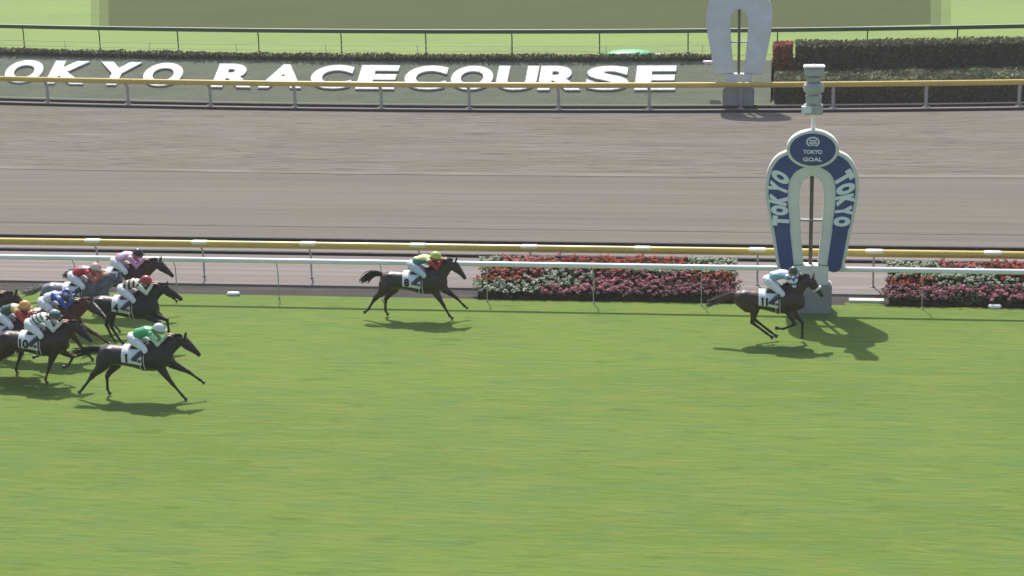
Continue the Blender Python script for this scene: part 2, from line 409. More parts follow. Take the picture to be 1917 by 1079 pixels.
# ------------------------------------------------------------------ horseshoe finish posts
def smoothpath(pts, sub=6):
    out = []; n = len(pts)
    for i in range(n-1):
        p0 = pts[max(i-1, 0)]; p1 = pts[i]; p2 = pts[i+1]; p3 = pts[min(i+2, n-1)]
        for k in range(sub):
            t = k/sub
            out.append(tuple(.5*((2*b)+(-a+c)*t+(2*a-5*b+4*c-d)*t*t+(-a+3*b-3*c+d)*t**3) for a, b, c, d in zip(p0, p1, p2, p3)))
    out.append(pts[-1]); return out
PALE = mat('post_pale_shell', (.74, .72, .66), .4, .5, noise_s=2, noise_a=.06)
BLUE = mat('post_blue', (.030, .060, .215), .35, .5, noise_s=2, noise_a=.1)
GREYBLUE = mat('post_back_greyblue', (.66, .68, .68), .45, .4, noise_s=2, noise_a=.08)
PED = mat('pedestal_grey', (.30, .29, .28), .6, .3, noise_s=3, noise_a=.12)
OFFW = mat('off_white_panel', (.80, .83, .84), .45, .4, noise_s=4, noise_a=.06)
MGREY = mat('mast_grey', (.44, .41, .42), .45, .4, noise_s=5, noise_a=.1)
MWHITE = mat('mast_white', (.75, .77, .80), .4, .5)
# half outline (x>0): centreline x, half width, going from bottom to the top
OUT = smoothpath([(.86, 1.20), (.90, 1.42), (1.0, 2.0), (1.13, 2.75), (1.19, 3.30), (1.12, 3.75), (.92, 4.08), (.62, 4.24), (.30, 4.34), (0, 4.38)])
INN = smoothpath([(.185, 1.24), (.20, 1.44), (.25, 2.0), (.30, 2.65), (.31, 3.00), (.30, 3.25), (.25, 3.42), (.17, 3.53), (.09, 3.58), (0, 3.60)])
def ribbon_plate(O, I, y0, y1, mb, bev=.0):
    n = len(O)
    for s in (1, -1):
        V = []
        for (ox, oz), (ix, iz) in zip(O, I):
            V += [(s*ox, y0, oz), (s*ix, y0, iz), (s*ix, y1, iz), (s*ox, y1, oz)]
        F = []
        for i in range(n-1):
            a = i*4; b = a+4
            for k in range(4):
                q = (a+k, a+(k+1) % 4, b+(k+1) % 4, b+k); F.append(q if s == 1 else q[::-1])
        F.append((0, 1, 2, 3) if s == -1 else (3, 2, 1, 0))
        mb.add(V, F)
def inset(t0, t1, O, I, a, b):
    """sub-band between fraction a..b (outer to inner) over path range"""
    n = len(O); i0 = int(t0*(n-1)); i1 = int(t1*(n-1)); oo = []; ii = []
    for i in range(i0, i1+1):
        (ox, oz), (ix, iz) = O[i], I[i]
        oo.append((ox+(ix-ox)*a, oz+(iz-oz)*a)); ii.append((ox+(ix-ox)*b, oz+(iz-oz)*b))
    return oo, ii
def horseshoe_post(loc, rz, label, front=True):
    root = empty('finish_post', loc, label=label, category='finish post', group='horseshoe finish posts'); root.rotation_euler.z = rz
    b = MB(); b.box(-.56, .56, -.34, .34, -.06, .74); me = b.me('pedestal')
    bm = bmesh.new(); bm.from_mesh(me); bmesh.ops.bevel(bm, geom=[e for e in bm.edges], offset=.03, segments=2, affect='EDGES'); bm.to_mesh(me); bm.free()
    link('pedestal', me, PED, root)
    b = MB(); b.box(-.46, .46, -.20, .20, .741, 1.235); link('plinth', b.me('plinth'), PALE if front else GREYBLUE, root)
    b = MB(); ribbon_plate(OUT, INN, -.17, .17, b); me = b.me('shell')
    bm = bmesh.new(); bm.from_mesh(me); bmesh.ops.remove_doubles(bm, verts=bm.verts, dist=.0005); bmesh.ops.recalc_face_normals(bm, faces=bm.faces)
    ed = [e for e in bm.edges if len(e.link_faces) == 2 and e.calc_face_angle(0) > 1.0]
    bmesh.ops.bevel(bm, geom=ed, offset=.03, segments=2, affect='EDGES'); bm.to_mesh(me); bm.free()
    link('shell', me, PALE if front else GREYBLUE, root)
    b = MB(); b.tube([(0, .06, 1.2), (0, .06, 3.75)], .05, n=12, lat=(1, 0, 0)); link('inner_pole', b.me('inner_pole', True), mat('inner_pole_dark', (.12, .12, .09), .6), root)
    b = MB(); b.box(-.30, .30, -.02, .15, 2.38, 2.42); link('cross_brace', b.me('cross_brace'), PED, root)
    if not front: return root
    # leg panels (blue, round-ended)
    for s in (1, -1):
        oo, ii = inset(.035, .270, OUT, INN, .12, .64); b = MB()
        V = []; n = len(oo)
        # rounded lower end
        k0 = (Vector(oo[0])+Vector(ii[0]))/2; rad = (Vector(oo[0])-Vector(ii[0])).length/2
        for th in range(1, 8):
            an = math.pi*th/8; V.append((k0.x+rad*math.cos(an), k0.y-rad*math.sin(an)*.9))
        loop = oo[::-1]+V+ii if True else []
        # loop order: outer top->bottom, arc, inner bottom->top
        k = len(loop); P = [(s*x, -.195, z) for x, z in loop]+[(s*x, -.165, z) for x, z in loop]
        F = [tuple(range(k)) if s == 1 else tuple(range(k-1, -1, -1))]+[(i, i+k, (i+1) % k+k, (i+1) % k) for i in range(k)]
        me = me_from('blue_panel', P, F); bm = bmesh.new(); bm.from_mesh(me); bmesh.ops.recalc_face_normals(bm, faces=bm.faces); bm.to_mesh(me); bm.free()
        link('blue_panel', me, BLUE, root)
    # arm panels: off-white lettering on blue
    b = MB(); oo, ii = inset(.270, .99, OUT, INN, .10, .66); ribbon_plate(oo, ii, -.192, -.165, b); link('arm_panel', b.me('arm_panel'), BLUE, root)
    # letters following each arm
    t0, t1 = .270, .62; word = 'TOKYO'
    mids = [((a[0]+b_[0])/2, (a[1]+b_[1])/2) for a, b_ in zip(OUT, INN)]; cum = [0]
    for p, q in zip(mids, mids[1:]): cum.append(cum[-1]+math.hypot(q[0]-p[0], q[1]-p[1]))
    def tpar(L):
        for k in range(len(cum)-1):
            if cum[k] <= L <= cum[k+1]: return (k+(L-cum[k])/(cum[k+1]-cum[k]))/(len(cum)-1)
    S0 = cum[int(t0*(len(cum)-1))]+.05; S1 = cum[int(t1*(len(cum)-1))]
    for s in (-1, 1):
        for k, ch in enumerate(word):
            kk = k if s == -1 else 4-k      # left arm reads upwards, right arm downwards
            f = tpar(S0+(S1-S0)*(kk+.5)/5); n = len(OUT); fi = f*(n-1); i = int(fi); fr = fi-i
            L = lambda A: Vector((A[i][0]+(A[i+1][0]-A[i][0])*fr, A[i][1]+(A[i+1][1]-A[i][1])*fr))
            o_, n_ = L(OUT), L(INN); pa = o_+(n_-o_)*.10; pb = o_+(n_-o_)*.66
            c = (pa+pb)/2; across = (pb-pa)     # from outer to inner
            f2 = min(f+.02, 1); i2 = f2*(n-1); j = int(i2)
            up = across.normalized(); 
            wlen = (S1-S0)/5*1.02
            me, wd, hg = text_mesh(ch, 1, .085, .012, 'letter')
            # letter 'up' points outward on left arm (reading up), outward on right arm
            vu = -up; vr = Vector((vu.y, -vu.x))
            for v in me.vertices:
                q = v.co.copy(); p = c+vr*(q.x/wd*wlen*.92)+vu*(q.y/hg*across.length*.95)
                v.co = (p.x, -.205+q.z*-1, p.y)
            if s == -1:
                for v in me.vertices: pass
            if s == -1:
                # mirror position, keep glyph readable
                for v in me.vertices: v.co.x = v.co.x
                me2 = me; cc = Vector((-c.x, c.y)); upl = Vector((-up.x, up.y)); vu = -upl; vr = Vector((vu.y, -vu.x))
                me3, wd, hg = text_mesh(ch, 1, .085, .012, 'letter')
                for v in me3.vertices:
                    q = v.co.copy(); p = cc+vr*(q.x/wd*wlen*.92)+vu*(q.y/hg*across.length*.95)
                    v.co = (p.x, -.205-q.z, p.y)
                me = me3
            me.flip_normals(); link('arm_letter', me, OFFW, root)
    # oval crest
    def disc(name, rx, rz, y0, y1, m, cz=4.30, r0=0, parent=root):
        n = 40; V = []; F = []
        for y in (y0, y1):
            for j in range(n): V.append((rx*math.cos(2*math.pi*j/n), y, cz+rz*math.sin(2*math.pi*j/n)))
        F = [tuple(range(n)), tuple(range(2*n-1, n-1, -1))]+[(j, n+j, n+(j+1) % n, (j+1) % n) for j in range(n)]
        me = me_from(name, V, F); bm = bmesh.new(); bm.from_mesh(me); bmesh.ops.recalc_face_normals(bm, faces=bm.faces); bm.to_mesh(me); bm.free()
        return link(name, me, m, parent)
    rim = disc('crest_rim', .66, .48, -.245, .12, PALE)
    cr = disc('crest', .58, .415, -.262, -.246, BLUE)
    # emblem: pale roundel with a horseshoe ring, two lines of writing-like bars below
    b = MB(); pts = [(.15*math.sin(a)*(1), -.268, 4.50+.115*math.cos(a)) for a in [R(-150+300*i/24) for i in range(25)]]
    b.tube(pts, [(.022, .010)]*25, n=6, lat=(0, 1, 0)); link('emblem', b.me('emblem', True), MWHITE, cr)
    for (zz, ww, hh) in ((4.535, .09, .016), (4.475, .10, .016), (4.42, .07, .014)):
        b = MB(); b.box(-ww, ww, -.272, -.263, zz-hh, zz+hh); link('emblem_bar', b.me('emblem_bar'), OFFW, cr)
    for s_, zz, hh in (('TOKYO', 4.245, .085), ('GOAL', 4.05, .085)):
        me, wd, hg = text_mesh(s_, 1, .03, .006, 'crest_line')
        for v in me.vertices: q = v.co.copy(); v.co = (q.x/wd*.48, -.268-q.z, zz+q.y/hg*hh*1.2)
        me.flip_normals(); link('crest_line', me, MGREY if s_ == '' else OFFW, cr)
    # mast with stacked units
    mast = [('mast_pole', [(0, 4.74, .045), (0, 6.62, .045)])]
    b = MB(); b.tube([(0, .02, 4.70), (0, .02, 6.44)], .055, n=12, lat=(1, 0, 0)); link('mast_pole', b.me('mast_pole', True), OFFW, root)
    def drum(name, z0, z1, r, m, rnd=False):
        b = MB(); zs = [z0, z0+.03, z1-.03, z1]; rs = [r*.8, r, r, r*.8]
        if rnd: zs = [z0, z0+(z1-z0)*.2, (z0+z1)/2, z0+(z1-z0)*.8, z1]; rs = [r*.7, r*.95, r, r*.95, r*.7]
        b.tube([(0, .02, z) for z in zs], rs, n=20, lat=(1, 0, 0)); return link(name, b.me(name), m, root)
    
    def unit(name, z0, z1, w_, d_, m):
        b = MB(); b.box(-w_, w_, -d_, d_, z0, z1); me = b.me(name); bm = bmesh.new(); bm.from_mesh(me); bmesh.ops.bevel(bm, geom=bm.edges[:], offset=.02, segments=2, affect='EDGES'); bm.to_mesh(me); bm.free(); link(name, me, m, root)
    unit('camera_unit', 5.18, 5.42, .24, .18, MGREY)

    b = MB(); b.box(-.30, -.05, -.27, -.10, 5.24, 5.40); link('white_lamp', b.me('white_lamp'), MWHITE, root)
    unit('camera_unit', 5.46, 5.66, .20, .16, MGREY); drum('loudspeaker', 5.70, 5.98, .27, GREYP, True)
    unit('camera_unit', 6.01, 6.13, .19, .15, MGREY); unit('camera_unit', 6.16, 6.34, .25, .18, MGREY); unit('mast_top', 6.37, 6.42, .27, .20, MWHITE)
    return root
horseshoe_post((at(1515, 566).x, 51.35, 0), 0, 'tall blue and pale horseshoe finish post with round crest at the turf edge')
fp = horseshoe_post((at(1382, 203).x, 82.98, 0), math.pi, 'plain grey back of the horseshoe post standing behind the far yellow rail', False); fp.scale = (1.14, 1.0, 1.12)

# ------------------------------------------------------------------ flower beds
PETAL = mat('petal', (.5, .1, .1), .6, .2, attr=True)
def add_translucent(m, amt):
    n = m.node_tree; b = n.nodes['Principled BSDF']; o = n.nodes['Material Output']; t = n.nodes.new('ShaderNodeBsdfTranslucent'); x = n.nodes.new('ShaderNodeMixShader')
    a = n.nodes.new('ShaderNodeAttribute'); a.attribute_name = 'Col'; n.links.new(a.outputs['Color'], t.inputs['Color'])
    x.inputs[0].default_value = amt; n.links.new(b.outputs[0], x.inputs[1]); n.links.new(t.outputs[0], x.inputs[2]); n.links.new(x.outputs[0], o.inputs['Surface'])
add_translucent(PETAL, .4); add_translucent(LEAFM, .3)
SOIL = mat('soil', (.035, .028, .022), .95, .1, noise_s=8, noise_a=.4, bump=.6)
RED = (.50, .10, .055); PINK = (.52, .19, .25); MAUVE = (.33, .13, .17); WHT = (.48, .53, .40); DEEP = (.45, .06, .055); SAL = (.60, .22, .20); ORG = (.55, .10, .03)
def flower_bed(px0, px1, colour, label, seed):
    rnd = random.Random(seed)
    y0, y1 = 51.93, 53.42
    x0 = at(px0, 562).x; x1 = at(px1, 562).x
    root = empty('flower_bed', (x0, y0, 0), label=label, category='flower bed', group='flower beds between the rails')
    prof = [(0, .0), (.02, .08), (.3, .22), (.60, .36), (.66, .46), (1.05, .62), (1.44, .78), (1.47, .0)]
    b = MB(); L = x1-x0
    V = [(x, p, z) for x in (.3, L-.3) for p, z in prof]; n = len(prof)
    F = [(i, i+1, n+i+1, n+i) for i in range(n-1)]+[tuple(range(n)), tuple(range(2*n-1, n-1, -1))]
    b.add(V, F); link('tiered_planter', b.me('tiered_planter'), SOIL, root)
    def h(v):
        for (a, za), (c, zc) in zip(prof, prof[1:]):
            if a <= v <= c: return za+(zc-za)*(v-a)/max(c-a, 1e-6)
        return .5
    VL = []; FL = []; CL = []; VP = []; FP = []; CP = []
    step = .105
    nx = int(L/step); ny = int(1.44/step)
    for i in range(nx):
        for j in range(ny):
            x = (i+rnd.random())*step; v = .02+(j+rnd.random())*step*.98
            if v > 1.45: continue
            px_ = px0+(px1-px0)*x/L; edge = min(x, L-x)
            if edge < .22*abs(math.sin(v*3.1+px0))+rnd.random()*.12: continue
            c = colour(px_, v+rnd.gauss(0, .03))
            z = h(v)+rnd.uniform(-.02, .03)
            hh = rnd.uniform(.09, .2)+.05*noise.noise(Vector((x*1.6, v*1.6, seed)))
            for k in range(9):
                a = rnd.uniform(0, 6.28); r = rnd.uniform(.0, .07)
                p = Vector((x+r*math.cos(a), v+r*math.sin(a), z+rnd.uniform(-.04, hh)))
                d = Vector((math.cos(a), math.sin(a), rnd.uniform(-.2, 1.2))).normalized(); e = d.cross(Vector((0, 0, 1))).normalized()
                s = rnd.uniform(.03, .055); q = len(VL); VL += [p, p+d*s+e*s*.5, p+d*s*2, p+d*s-e*s*.5]; FL.append((q, q+1, q+2, q+3))
                g = rnd.uniform(.6, 1.3); CL += [(.075*g, .125*g, .055*g)]*4
            if c is None: continue
            front_bare = v < .10 and rnd.random() < .35
            for k in range(0 if front_bare else rnd.randint(13, 19)):
                a = rnd.uniform(0, 6.28); r = rnd.uniform(0, .065)
                p = Vector((x+r*math.cos(a), v+r*math.sin(a)-.01, z+hh+rnd.uniform(-.05, .03)))
                nrm = Vector((rnd.gauss(0, .4), -.35+rnd.gauss(0, .35), 1)).normalized(); e = nrm.orthogonal().normalized(); f = nrm.cross(e)
                s = rnd.uniform(.018, .032); q = len(VP)
                for m_ in range(5):
                    an = 6.283*m_/5; VP.append(p+(e*math.cos(an)+f*math.sin(an))*s)
                FP.append((q, q+1, q+2, q+3, q+4)); g = rnd.uniform(.7, 1.25); CP += [tuple(u*g for u in c)]*5
    for nm, V_, F_, C_, m_ in (('leaves', VL, FL, CL, LEAFM), ('blossoms', VP, FP, CP, PETAL)):
        me = me_from(nm, V_, F_); a_ = me.color_attributes.new('Col', 'FLOAT_COLOR', 'POINT')
        for i, c in enumerate(C_): a_.data[i].color = (*c, 1)
        link(nm, me, m_, root, kind='stuff')
def seg(x, tab):
    for lim, c in tab:
        if x < lim: return c
    return tab[-1][1]
def bed1(px, v):
    if v > .95: return seg(px+(v-1.2)*60, [(930, WHT), (1040, SAL), (1110, DEEP), (1290, RED), (1380, WHT)])
    if v > .72: return seg(px+(v-.9)*80, [(900, WHT), (950, SAL), (1090, PINK), (1170, DEEP), (1230, WHT), (1400, WHT)])
    if v > .50: return seg(px, [(1005, RED), (1110, WHT), (1290, PINK), (1372, RED), (1400, MAUVE)])
    if v > .28: return seg(px+(v-.4)*120, [(985, WHT if v < .42 else RED), (1085, WHT), (1240, PINK), (1400, MAUVE)])
    return seg(px, [(885, None), (1010, WHT), (1150, PINK), (1250, MAUVE), (1400, MAUVE)])
def bed2(px, v):
    if v > 1.05: return seg(px+(v-1.2)*60, [(1760, WHT), (1830, SAL), (1960, RED)])
    if v > .72: return seg(px+(v-.9)*80, [(1790, WHT), (1860, WHT), (1990, DEEP)])
    if v > .50: return seg(px, [(1665, MAUVE), (1745, RED), (1990, WHT)])
    if v > .28: return seg(px+(v-.4)*120, [(1700, MAUVE), (1830, PINK), (1990, MAUVE)])
    return seg(px, [(1780, MAUVE), (1830, None), (1990, PINK)])
flower_bed(872, 1396, bed1, 'long tiered bed of red, white and pink flowers left of the horseshoe post', 11)
flower_bed(1642, 2010, bed2, 'tiered bed of mauve, white and red flowers right of the horseshoe post', 12)

# ------------------------------------------------------------------ small things at the edges
def marker(px, py, label, L=.34, z=0, grp='small white markers on the grass'):
    P = at(px, py, z); root = empty('ground_marker', (P.x, P.y, z), label=label, category='marker', group=grp)
    b = MB(); b.tube([(-L/2, 0, .045), (-L/2+.03, 0, .05), (L/2-.03, 0, .05), (L/2, 0, .045)], [(.02, .05), (.05, .10), (.05, .10), (.02, .05)], n=12)
    link('cover', b.me('cover', True), WHITE, root)
    b = MB(); b.box(-L/2+.04, L/2-.04, -.12, .12, -.02, .018); link('base', b.me('base'), GREYP, root)
marker(437, 553, 'low white marker on the turf edge between the pack and horse 8')
marker(1793, 571, 'low white marker at the foot of the right flower bed, nearer the post')
marker(1862, 577, 'low white marker at the foot of the right flower bed, farthest right')
marker(1225, 105, 'small white marker on the infield lawn beside the green cover', .8, BZ)
marker(1327, 118, 'small white marker on the lawn at the foot of the far horseshoe post', .5, BZ+.18)
P = at(1180, 106, BZ); root = empty('drain_cover', (P.x, P.y, BZ), label='flat rounded bright green cover lying on the infield lawn', category='cover')
b = MB()
rings = [(1.15, 0), (1.12, .10), (.95, .20), (.6, .27), (.25, .30)]; n = 28; V = []
for r_, z_ in rings: V += [(r_*math.cos(6.2832*j/n), r_*.6*math.sin(6.2832*j/n), z_) for j in range(n)]
F = [(i*n+j, i*n+(j+1) % n, (i+1)*n+(j+1) % n, (i+1)*n+j) for i in range(len(rings)-1) for j in range(n)]+[tuple(4*n+j for j in range(n))]
b.add(V, F); link('dome', b.me('dome', True), mat('green_plastic', (.09, .42, .17), .5, .4, noise_s=3, noise_a=.08), root)
b = MB(); V = []
for r_, z_ in ((1.22, -.02), (1.22, .03), (1.15, .035)): V += [(r_*math.cos(6.2832*j/n), r_*.6*math.sin(6.2832*j/n), z_) for j in range(n)]
b.add(V, [(i*n+j, i*n+(j+1) % n, (i+1)*n+(j+1) % n, (i+1)*n+j) for i in range(2) for j in range(n)]); link('rim', b.me('rim'), GRRAIL, root)

# darker olive patch beyond the green rail, sides stepped towards the lawn colour
OLIVE = ground_mat('olive_ground', [(.055, .072, .018), ((.2, .8, 1), .6, 4, (.4, .6), (.048, .062, .017), .8), ((1, 1, 1), 12, 4, (.45, .7), (.072, .088, .026), .5)], bumps=[((1, 1, 1), 20, 4, .6, .04)])
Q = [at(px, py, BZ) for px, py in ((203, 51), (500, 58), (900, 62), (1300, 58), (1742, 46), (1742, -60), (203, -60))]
link('olive_patch', me_from('olive_patch', [(q.x, q.y, BZ+.004) for q in Q], [tuple(range(7))]), OLIVE, kind='structure')
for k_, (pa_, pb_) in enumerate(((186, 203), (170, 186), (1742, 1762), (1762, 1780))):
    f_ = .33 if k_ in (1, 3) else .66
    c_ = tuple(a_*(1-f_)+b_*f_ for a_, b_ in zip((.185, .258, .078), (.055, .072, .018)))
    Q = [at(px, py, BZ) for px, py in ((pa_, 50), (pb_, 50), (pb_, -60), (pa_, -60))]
    link('olive_patch_edge', me_from('olive_patch_edge', [(q.x, q.y, BZ+.004) for q in Q], [(0, 1, 2, 3)]), ground_mat('olive_edge', [c_, ((.2, .8, 1), .9, 4, (.4, .6), tuple(u*.85 for u in c_), .8)]), kind='structure')
# pale kerb in the gap between the post and the right flower bed
P0 = at(1588, 551); P1 = at(1652, 551); mb = MB(); mb.box(P0.x, P1.x, 52.15, 52.40, -.05, .07); link('kerb', mb.me('kerb'), mat('kerb_pale', (.62, .58, .50), .8, noise_s=4, noise_a=.1), kind='structure')
P0 = at(1580, 551); strip('grass_gap', 51.90, 52.15, .004, .004, TURF, x0=P0.x, x1=P1.x, n=4)
hz = MB(); hz.box(-4050, 4050, -90, 4050, -1.5, 16.0); hm = bpy.data.materials.new('haze'); hm.use_nodes = True
n_ = hm.node_tree; n_.nodes.remove(n_.nodes['Principled BSDF']); pv = n_.nodes.new('ShaderNodeVolumePrincipled')
pv.inputs['Density'].default_value = .0005; pv.inputs['Color'].default_value = (.95, .92, .86, 1); pv.inputs['Anisotropy'].default_value = .2
n_.links.new(pv.outputs[0], n_.nodes['Material Output'].inputs['Volume']); link('haze', hz.me('haze'), hm, kind='stuff')
#HORSES
# ------------------------------------------------------------------ racehorses
def vadd(p, d): return (p[0]+d[0], p[1]+d[1], p[2]+d[2])
# torso stations: x, centre z, half height, half width
TOR = [(-.93, .99, .07, .06), (-.90, 1.0, .15, .13), (-.82, 1.02, .21, .20), (-.66, 1.03, .245, .245), (-.48, 1.03, .235, .255), (-.30, 1.02, .235, .26), (-.10, 1.0, .25, .27), (.12, .975, .285, .275),
       (.32, .985, .32, .26), (.46, 1.02, .34, .225), (.58, 1.02, .31, .20), (.70, 1.01, .24, .17), (.78, 1.0, .16, .12), (.82, 1.0, .07, .06)]
def tor(x, dz=0):
    for a, b in zip(TOR, TOR[1:]):
        if a[0] <= x <= b[0]:
            t = (x-a[0])/(b[0]-a[0]); t = t*t*(3-2*t)*.5+t*.5
            return a[1]+(b[1]-a[1])*t+dz, a[2]+(b[2]-a[2])*t, a[3]+(b[3]-a[3])*t
def hind(P, side):
    """hip, stifle, hock, fetlock, toe"""
    y = .13*side; h, s, k, f, t = [(p[0], y, p[1]) for p in P]
    g = tuple((a+b)/2 for a, b in zip(s, k))
    c = tuple((a+b)/2 for a, b in zip(k, f))
    b_ = MB()
    m_ = tuple((a+b)/2 for a, b in zip(h, s))
    b_.tube([vadd(h, (0, -.03*side, .12)), h, m_, s, g, vadd(k, (0, 0, .06))], [(.10, .07), (.21, .12), (.185, .125), (.135, .10), (.078, .06), (.05, .035)], n=14)
    b_.tube([vadd(g, (0, 0, 0)), k, tuple(a+(b-a)*.15 for a, b in zip(k, f)), c, tuple(a+(b-a)*.85 for a, b in zip(k, f)), f], [(.072, .058), (.060, .046), (.044, .036), (.035, .030), (.037, .031), (.043, .038)], n=12)
    # point of hock
    d = (Vector(k)-Vector(s)).normalized(); q = Vector(k)-d*.07; back = Vector((-d.z, 0, d.x)); 
    if back.x > 0: back = -back
    b_.tube([q-d*.12+back*.01, Vector(k)-d*.01+back*.035, Vector(k)+d*.05+back*.01], [.022, .03, .02], n=8)
    past(b_, f, t); return b_
def past(b_, f, t):
    f = Vector(f); t = Vector(t); d = t-f; 
    b_.tube([f, f+d*.35, f+d*.6], [(.037, .033), (.027, .025), (.033, .031)], n=12)
    b_.tube([f+d*.55, f+d*.75, t], [(.036, .035), (.045, .043), (.058, .052)], n=12)
def fore(P, side):
    """shoulder, elbow, knee, fetlock, toe"""
    y = .115*side; h, s, k, f, t = [(p[0], y, p[1]) for p in P]
    g = tuple(a+(b-a)*.45 for a, b in zip(s, k)); c = tuple((a+b)/2 for a, b in zip(k, f)); b_ = MB()
    b_.tube([h, tuple((a+b)/2 for a, b in zip(h, s)), s, g, tuple(a+(b-a)*.85 for a, b in zip(s, k)), k], [(.17, .08), (.16, .09), (.115, .08), (.080, .062), (.050, .045), (.050, .045)], n=14)
    b_.tube([tuple(a+(b-a)*.8 for a, b in zip(s, k)), k, tuple(a+(b-a)*.2 for a, b in zip(k, f)), c, tuple(a+(b-a)*.85 for a, b in zip(k, f)), f], [(.046, .042), (.053, .048), (.039, .034), (.032, .028), (.034, .030), (.042, .037)], n=12)
    past(b_, f, t); return b_
def horse_mesh(pose):
    b = MB(); dz = pose.get('dz', 0)
    xs = [TOR[0][0]]; 
    n = 34
    xs = [-.93+(1.75)*i/n for i in range(n+1)]
    P = []; rr = []
    for x in xs:
        z, hh, hw = tor(min(max(x, -.9299), .8199), dz); P.append((x, 0, z)); rr.append((hh, hw))
    b.tube(P, rr, n=28)
    # withers ridge and croup
    b.tube([(.10, 0, 1.17+dz), (.30, 0, 1.265+dz), (.44, 0, 1.31+dz), (.58, 0, 1.29+dz), (.70, 0, 1.22+dz)], [(.05, .05), (.06, .055), (.065, .06), (.08, .06), (.07, .05)], n=12)
    for s in (1, -1):   # haunch and shoulder muscle
        b.ball((-.66, .12*s, 1.05+dz), (.24, .13, .20)); b.ball((.50, .10*s, 1.02+dz), (.20, .115, .27)); b.ball((.70, .07*s, .93+dz), (.12, .09, .12))
    nk = pose['neck']       # list (x,z,half depth,half width)
    b.tube([(p[0], 0, p[1]) for p in nk], [(p[2], p[3]) for p in nk], n=20)
    hd = pose['head']       # poll (x,z), nose (x,z)
    a = Vector((hd[0][0], 0, hd[0][1])); e = Vector((hd[1][0], 0, hd[1][1])); d = e-a; L = d.length; u = d.normalized(); up = Vector((-u.z, 0, u.x))
    if up.z < 0: up = -up
    st = [(-.04, .075, .060, 0), (.06, .105, .085, -.01), (.20, .125, .092, -.02), (.36, .118, .085, -.02), (.52, .088, .062, 0), (.70, .066, .050, .004), (.86, .058, .050, 0), (.96, .052, .046, -.006), (1.03, .030, .030, -.012)]
    b.tube([a+d*t+up*o for t, h, w_, o in st], [(h, w_) for t, h, w_, o in st], n=18)
    for s in (1, -1):
        b.ball(a+d*.24+up*-.05+Vector((0, .052*s, 0)), (.085, .035, .08)); b.ball(a+d*.33+up*.06+Vector((0, .062*s, 0)), (.035, .02, .025))
        b.tube([a+d*.02+up*.07+Vector((0, .045*s, 0)), a-u*.03+up*.13+Vector((0, .055*s, 0)), a-u*.085+up*.19+Vector((0, .055*s, 0))], [(.028, .03), (.026, .032), (.006, .008)], n=8)
    for i, l in enumerate(pose['hind']): m = hind(l, (-1, 1)[i]); b.add(m.V, m.F)
    for i, l in enumerate(pose['fore']): m = fore(l, (-1, 1)[i]); b.add(m.V, m.F)
    me = remesh(b, 'body', .0155, 5)
    return me, a, u, up, L
# poses: index 0 is the leg nearer the camera
NECKA = [(.44, 1.09, .27, .13), (.60, 1.16, .235, .115), (.74, 1.24, .19, .095), (.88, 1.33, .15, .082), (1.0, 1.40, .125, .074), (1.09, 1.43, .10, .066)]
STRETCH = dict(neck=NECKA, head=((1.08, 1.43), (1.46, 1.06)),
    hind=[((-.74, .98), (-.86, .76), (-1.12, .50), (-1.34, .23), (-1.43, .13)), ((-.62, .95), (-.60, .74), (-.82, .47), (-.83, .15), (-.77, .03))],
    fore=[((.58, .98), (.56, .76), (.80, .41), (1.04, .11), (1.12, .02)), ((.60, 1.0), (.76, .80), (1.14, .62), (1.40, .43), (1.50, .36))])
STRETCH2 = dict(neck=[(.44, 1.09, .27, .13), (.60, 1.20, .235, .115), (.72, 1.31, .19, .095), (.83, 1.41, .15, .082), (.93, 1.48, .125, .074), (1.0, 1.51, .10, .066)], head=((.99, 1.51), (1.30, 1.10)),
    hind=[((-.74, .98), (-.86, .76), (-1.10, .52), (-1.27, .25), (-1.38, .17)), ((-.62, .95), (-.62, .74), (-.84, .48), (-.86, .16), (-.79, .04))],
    fore=[((.58, .98), (.52, .76), (.72, .42), (.88, .12), (.97, .04)), ((.60, 1.0), (.72, .78), (1.02, .56), (1.24, .33), (1.33, .27))])
GATHER = dict(dz=.07, neck=[(.40, 1.18, .27, .13), (.54, 1.30, .235, .115), (.65, 1.42, .19, .095), (.76, 1.52, .15, .082), (.86, 1.59, .125, .074), (.94, 1.62, .10, .066)], head=((.93, 1.62), (1.24, 1.20)),
    hind=[((-.62, 1.02), (-.40, .84), (-.46, .53), (-.10, .26), (.06, .14)), ((-.62, 1.02), (-.44, .86), (-.42, .55), (.00, .22), (.16, .10))],
    fore=[((.52, 1.02), (.42, .84), (.58, .50), (.30, .38), (.10, .40)), ((.55, 1.02), (.50, .80), (.76, .50), (.77, .20), (.76, .08))])
TUCK = dict(neck=[(.44, 1.12, .27, .13), (.58, 1.24, .235, .115), (.70, 1.34, .19, .095), (.82, 1.42, .15, .082), (.95, 1.47, .125, .074), (1.04, 1.49, .10, .066)], head=((1.02, 1.48), (1.43, 1.20)),
    hind=[((-.62, 1.0), (-.36, .80), (-.40, .50), (-.22, .18), (-.10, .06)), ((-.64, 1.0), (-.50, .78), (-.62, .48), (-.50, .16), (-.40, .05))],
    fore=[((.55, .98), (.50, .80), (.86, .62), (.74, .36), (.60, .28)), ((.55, .98), (.54, .78), (.98, .64), (1.0, .34), (.92, .22))])
MID = dict(neck=NECKA, head=((1.06, 1.43), (1.38, 1.04)),
    hind=[((-.74, .98), (-.84, .76), (-1.06, .50), (-1.26, .24), (-1.37, .18)), ((-.66, .95), (-.70, .74), (-.98, .52), (-1.10, .24), (-1.18, .12))],
    fore=[((.55, .98), (.47, .76), (.34, .42), (.22, .11), (.27, .02)), ((.58, 1.0), (.54, .78), (.86, .62), (.72, .40), (.58, .36))])

